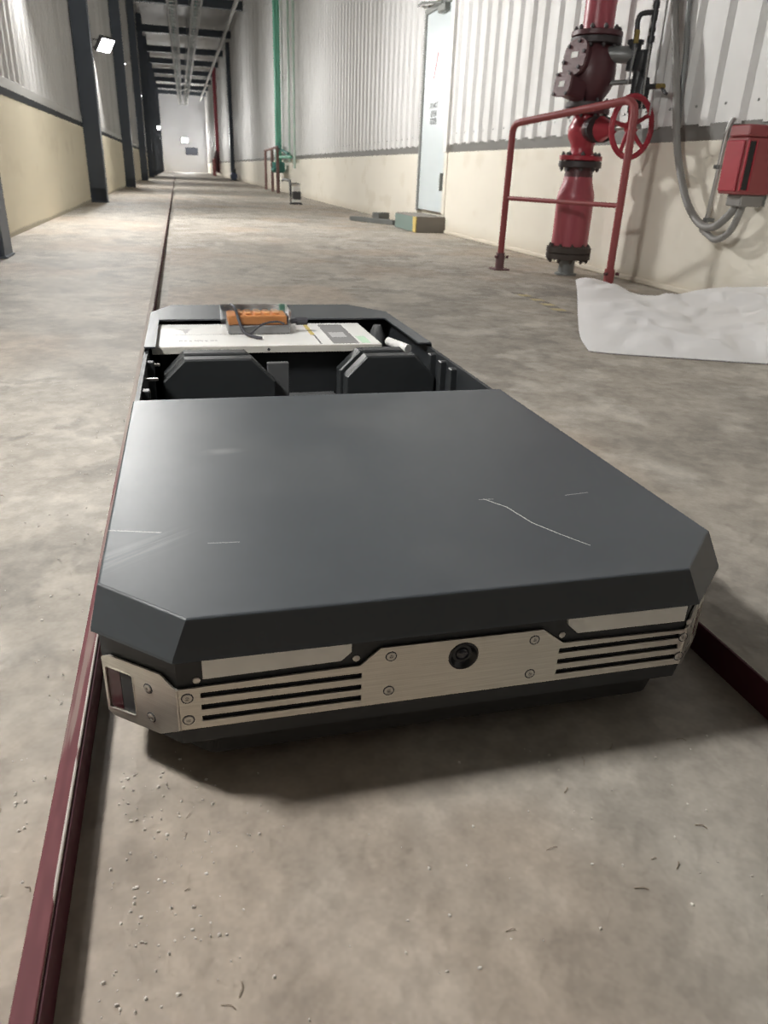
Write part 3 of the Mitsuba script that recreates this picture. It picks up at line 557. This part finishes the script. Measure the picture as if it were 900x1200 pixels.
def skirt(a, za, b, zb):                                   # a sloping strip along an open outline
    n = len(a); o = list(range(1, n)) + [0]; V = np.array([(*a[i], za) for i in o] + [(*b[i], zb) for i in o]); F = []
    for i in range(n - 1): F += [[i, i + 1, i + n + 1], [i, i + n + 1, i + n]]
    return trimesh.Trimesh(V, F, process=False)
# rear cover: a ring of polygons around the open well
OY, IY = 1.925, 1.655
outer = lambda o, z: [(-.372 - o, 1.275), (.372 + o, 1.275), (.372 + o, 1.775), (.272 + o * .6, OY + o), (-.312 - o * .6, OY + o), (-.372 - o, 1.785)]
well = sbox(-.345, 1.0, .337, IY); slot = sbox(-.060, 1.845, .065, 1.900)
rt = Polygon(outer(0, 0)).difference(well).difference(slot)
rob('rear_cover', cat_([extr(rt, .004, axes((0, 0, .2130), (1, 0, 0), (0, 1, 0), (0, 0, 1))), skirt(outer(.010, 0), .174, outer(0, 0), .213)]), 'robot_paint', R)
rob('slot_floor', bx(-.07, .075, 1.835, 1.91, .185, .190), 'void', R)
# body below the covers
front = sbox(-.376, .003, .376, SEAM).intersection(Polygon([(-.297, .003), (.297, .003), (.376, .076), (.376, SEAM), (-.376, SEAM), (-.376, .076)]))
rob('chassis', cat_([extr(front, .1125, axes((0, 0, .061), (1, 0, 0), (0, 1, 0), (0, 0, 1))), ]), 'robot_dark', R)
rob('bottom_pan', extr(Polygon([(-.26, .035), (.26, .035), (.335, .10), (.335, SEAM), (-.335, SEAM), (-.335, .10)]).buffer(.02), .030, axes((0, 0, .032), (1, 0, 0), (0, 1, 0), (0, 0, 1))), 'black_rubber', R)
rob('rear_body', bx(-.372, .372, 1.72, 1.785, .055, .19), 'robot_dark', R); rob('rear_bumper', bx(-.28, .25, 1.785, 1.915, .055, .185), 'robot_dark', R); rob('front_bulkhead', bx(-.374, .374, SEAM - .001, SEAM + .002, .062, .205), 'robot_dark', R)
rob('well_floor', bx(-.37, .37, SEAM, 1.73, .052, .062), 'robot_well', R)
for s in (-1, 1):
    pf = [(.364 * s, .055), (.377 * s, .055), (.3815 * s, .174), (.3725 * s, .206), (.364 * s, .206)]
    m = extr(Polygon(pf), 1.785 - SEAM, axes((0, SEAM, 0), (1, 0, 0), (0, 0, 1), (0, 1, 0))); m.fix_normals(); rob('side_wall', m, 'robot_dark', R)
for s, y in ((1, 1.05), (1, 1.13), (1, 1.215), (-1, .93), (-1, 1.19)): rob('side_post', bx(min(s * .348, s * .366), max(s * .348, s * .366), y - .012, y + .012, .062, .200, .002), 'robot_cover', R)
for y, z in ((1.20, .186), (1.06, .186)): rob('side_bolt', bx(-.364, -.335, y - .004, y + .004, z, z + .006, .001), 'screw_steel', R)
rob('corner_post', lathe([(.026, .06), (.030, .12), (.026, .175), (.012, .205)], 16, trimesh.transformations.translation_matrix((.300, 1.60, 0))), 'well_grey', R, smooth=50)
rob('cable_duct', tube([(.292, 1.43, .190), (.325, 1.335, .188)], .012, 12), 'label_white', R, smooth=50, label='short white tube')
rob('bracket', bx(-.075, -.02, 1.232, 1.250, .062, .180, .002), 'well_grey', R)
rob('floor_plate', bx(-.03, .12, 1.20, 1.45, .062, .067, .001), 'well_grey', R)
def hump(x0, x1, y0, y1, zt, cut0, cut1, tk=.002):
    g = [(x0 - .052, .062), (x0 - .052, zt - .052), (x0, zt), (x1, zt), (x1 + .056, zt - .058), (x1 + .056, .062)]
    a = np.array([(q[0], y0 + .004, q[1]) for q in g]); c = np.array([.5 * (x0 + x1), 0, .12])
    def inset(r, y, d): r = r.copy(); r[:, 1] = y; s = np.array([d, 0, d, 0, -d, 0])[:, None]; r[:, 0] += np.array([1, 1, .7, -.7, -1, -1]) * d; r[:, 2] -= np.array([0, .4, 1, 1, .4, 0]) * d; return r
    return loft([inset(a, y0, .004), a, inset(a, y1, 0.0)])
for x0, x1 in ((-.278, -.116), (.172, .302)):
    rob('wheel_cover', hump(x0, x1, 1.185, 1.223, .203, 1, 1), 'robot_cover', R)
    rob('wheel_cover', hump(x0 - .001, x1 - .010, 1.272, 1.312, .199, 1, 1), 'robot_cover', R)
# wheels
def wheelm(x, y, r, w): return lathe([(r - .006, -w / 2), (r, -w / 2 + .006), (r, w / 2 - .006), (r - .006, w / 2)], 28, axes((x, y, r - .0005), (0, 0, 1), (0, 1, 0), (1, 0, 0)) @ np.diag([1, 1, 1, 1]))
for x, y, r in ((-.272, .135, .052), (.272, .135, .052)): rob('wheel', wheelm(x, y, r, .05), 'black_rubber', R, smooth=40)
for x, y, r in ((-.2, 1.245, .060), (.23, 1.245, .060)): rob('wheel', wheelm(x, y, r, .16), 'black_rubber', R, smooth=40)
# steel face plate: one bent sheet across the front and around both chamfered corners
MF = axes((0, .0005, 0), (1, 0, 0), (0, 0, 1), (0, -1, 0))                      # x right, y up, out towards the viewer
fp = Polygon([(-.299, .0825), (-.299, .1340), (-.1065, .1370), (-.0840, .1565), (.1065, .1560), (.1340, .1345), (.299, .1320), (.299, .0825)])
for s, (a, b) in ((-1, (-.2745, -.1045)), (1, (.130, .2905))):
    for z in (.1240, .1090, .0945): fp = fp.difference(sbox(a, z - .0034, b, z + .0034))
fp = fp.difference(Point(.0118, .1335).buffer(.0178, 24))
FP = rob('face_plate', extr(fp, .0022, MF), 'steel', R, label='brushed steel face plate with slots')
u0 = np.array([.297, .003]); u1 = np.array([.376, .076]); ul = np.linalg.norm(u1 - u0); ud = (u1 - u0) / ul
for s in (-1, 1):
    ex = np.array([s * ud[0], ud[1], 0]); ez = np.array([s * ud[1], -ud[0], 0]); ey = np.array([0, 0, 1.0])
    M = axes((s * u0[0], u0[1] - .0025, 0), ex, ey, ez)
    cp = Polygon([(-.002, .0825), (-.002, .1340), (.004, .1345), (.0205, .1455), (.094, .1425), (.106, .1365), (.106, .066), (.098, .0610), (.028, .0655), (.012, .0745)])
    win = Polygon([(.062, .078), (.064, .075), (.1005, .0715), (.1015, .073), (.1015, .124), (.0995, .126), (.064, .1275), (.062, .1255)])
    cm = extr(cp.difference(win), .0022, M); cm.fix_normals(); rob('corner_plate', cm, 'steel', R)
    rm = extr(win.buffer(.0005), .0006, M); rm.fix_normals(); rob('sensor_window', rm, 'robot_dark', R)
    rs = extr(sbox(.082, .073, .1012, .126), .0010, M); rs.fix_normals(); rob('sensor_window', rs, 'sensor_red', R, label='dark red sensor window')
    rim = extr(win.buffer(.0012).difference(win), .0028, M); rim.fix_normals(); rob('window_rim', rim, 'steel', R)
    for u, z in ((.0396, .1205), (.0394, .0830)):
        o = (M @ np.array([u, z, .002, 1]))[:3]; rob('corner_screw', lathe([(.0048, 0), (.0048, .0012), (.0036, .0018), (.0022, .0018), (.0020, .0006)], 14, basis(o, ez)), 'screw_steel', R, smooth=40); rob('screw_ring', lathe([(.0062, 0), (.0062, .0004)], 16, basis(o, ez)), 'ink', R)
FN = np.array([0, -1, 0])
for x, z in ((-.288, .1225), (-.2885, .0950), (-.0722, .1446), (-.0733, .0992), (.0967, .1436), (.0965, .0970), (.2955, .1215), (.2952, .0940)):
    rob('screw', cat_([lathe([(.0052, 0), (.0052, .0004), (.0044, .0010), (.0024, .0010), (.0022, .0002)], 16, basis((x, -.0017, z), FN))]), 'screw_steel', FP, smooth=40)
    rob('screw', lathe([(.0064, 0), (.0064, .0002)], 16, basis((x, -.0017, z), FN)), 'ink', FP)
for x, z in ((-.2775, .1405), (-.1100, .1445), (.1330, .1430), (.3020, .1400)): rob('panel_screw', lathe([(.0040, 0), (.0040, .0012), (.0028, .0016)], 12, basis((x, .003, z), FN)), 'screw_steel', R, smooth=40)
rob('light_strip', extr([(-.271, .1435), (-.271, .1660), (-.1160, .1660), (-.1160, .1560), (-.1270, .1460)], .006, axes((0, .005, 0), (1, 0, 0), (0, 0, 1), (0, -1, 0))), 'led_diffuser', R, label='left white light strip')
rob('light_strip', extr([(.137, .1660), (.137, .1585), (.1505, .1455), (.2925, .1445), (.2925, .1655)], .006, axes((0, .005, 0), (1, 0, 0), (0, 0, 1), (0, -1, 0))), 'led_diffuser', R, label='right white light strip')
CL_ = rob('camera_lens', lathe([(.0176, -.006), (.0176, .0016), (.0168, .0022), (.0155, .0018), (.0120, -.0030), (.0085, -.0055)], 40, basis((.0118, -.0005, .1335), FN)), 'lens_black', R, smooth=30)
rob('glass', lathe([(.0085, -.0054), (.0080, -.0030), (.0060, -.0012), (.003, -.0002), (.0005, .0)], 28, basis((.0118, -.0005, .1335), FN)), 'glass_dark', CL_, smooth=60)

# ------------------------------------------------------------------ white box and clear case lying in the robot
K = thing('electronics_box', 'flat white electronics box with grey labels lying in the rear well of the robot', 'electronics box')
rob('case_body', bx(-.358, .250, 1.338, 1.650, .183, .2035, .002), 'box_white', K)
rob('front_edge', bx(-.357, .249, 1.334, 1.339, .184, .2025, .001), 'box_edge', K)
rob('tray', bx(-.34, .235, 1.36, 1.64, .062, .1828, .002), 'robot_well', R); rob('seam_line', bx(-.356, -.16, 1.490, 1.493, .2034, .2038), 'ink_grey', K)
rob('spec_label', bx(.117, .189, 1.345, 1.62, .2034, .2039), 'label_grey', K)
rob('spec_panel', bx(.128, .172, 1.43, 1.50, .2038, .2042), 'ink_grey', K)
rob('green_label', bx(.197, .222, 1.348, 1.44, .2034, .2039), 'label_green', K)
rob('dark_stripe', bx(.080, .085, 1.345, 1.47, .2034, .2040), 'label_grey', K); rob('yellow_stripe', bx(.073, .085, 1.47, 1.62, .2034, .2040), 'yellow', K)
for i, w_ in enumerate((.010, .007, .007, .012, .009, .008, .010, .006)): rob('printed_mark', bx(-.29 + i * .0135, -.29 + i * .0135 + w_, 1.40, 1.412, .2034, .2038), 'ink_grey', K)
rob('printed_mark', extr([(-.30, 1.575), (-.255, 1.575), (-.262, 1.545), (-.272, 1.50), (-.280, 1.55)], .0005, axes((0, 0, .2034), (1, 0, 0), (0, 1, 0), (0, 0, 1))), 'ink_grey', K)
rob('side_screw', lathe([(.004, 0), (.004, .002)], 10, basis((-.06, 1.335, .193), FN)), 'ink', K)
C = thing('clear_case', 'clear plastic case holding an orange module, on top of the white electronics box', 'case')
X0, X1, Y0, Y1, Z0, Z1 = -.172, .020, 1.478, 1.600, .2042, .268
rob('case_base', bx(X0 + .016, X1 - .004, Y0 + .004, Y1 - .004, Z0, Z0 + .024, .003), 'case_grey', C)
rob('orange_module', bx(X0 + .018, X1 - .010, Y0 + .010, Y1 - .012, Z0 + .0245, Z0 + .050, .003), 'orange', C)
for i in range(5): rob('terminal', bx(X0 + .040 + i * .026, X0 + .058 + i * .026, Y0 + .03, Y1 - .03, Z0 + .0502, Z0 + .056, .002), 'orange_pale', C)
rob('end_block', bx(X1 - .016, X1 - .006, Y0 + .012, Y0 + .05, Z0 + .027, Z0 + .05, .002), 'ink', C)
rob('clear_shell', cat_([bx(X0, X1, Y0, Y0 + .002, Z0, Z1), bx(X0, X1, Y1 - .002, Y1, Z0, Z1), bx(X0, X0 + .002, Y0 + .002, Y1 - .002, Z0, Z1), bx(X1 - .002, X1, Y0 + .002, Y1 - .002, Z0, Z1), bx(X0, X1, Y0, Y1, Z1, Z1 + .002)]), 'clear_plastic', C)
rob('plug', cat_([tube([(X1, 1.515, Z0 + .03), (X1 + .018, 1.515, Z0 + .030)], .006, 10), tube([(X1 + .018, 1.515, Z0 + .03), (X1 + .05, 1.515, Z0 + .030)], .011, 10)]), 'ink', C, smooth=40)
rob('cable', tube([(X0 + .03, 1.56, Z1 + .006), (X0 + .038, 1.50, Z1 + .005), (X0 + .046, 1.472, Z0 + .04), (X0 + .058, 1.452, Z0 + .012), (X0 + .085, 1.415, Z0 + .006), (X0 + .10, 1.400, Z0 + .006)],   .0042, 8, 6), 'ink', C, smooth=50)
rob('cable', tube([(X0 + .075, 1.455, Z0 + .007), (X0 + .11, 1.468, Z0 + .03), (X0 + .15, 1.474, Z0 + .036), (X1 - .02, 1.474, Z0 + .03)], .0028, 8, 6), 'ink', C, smooth=50)
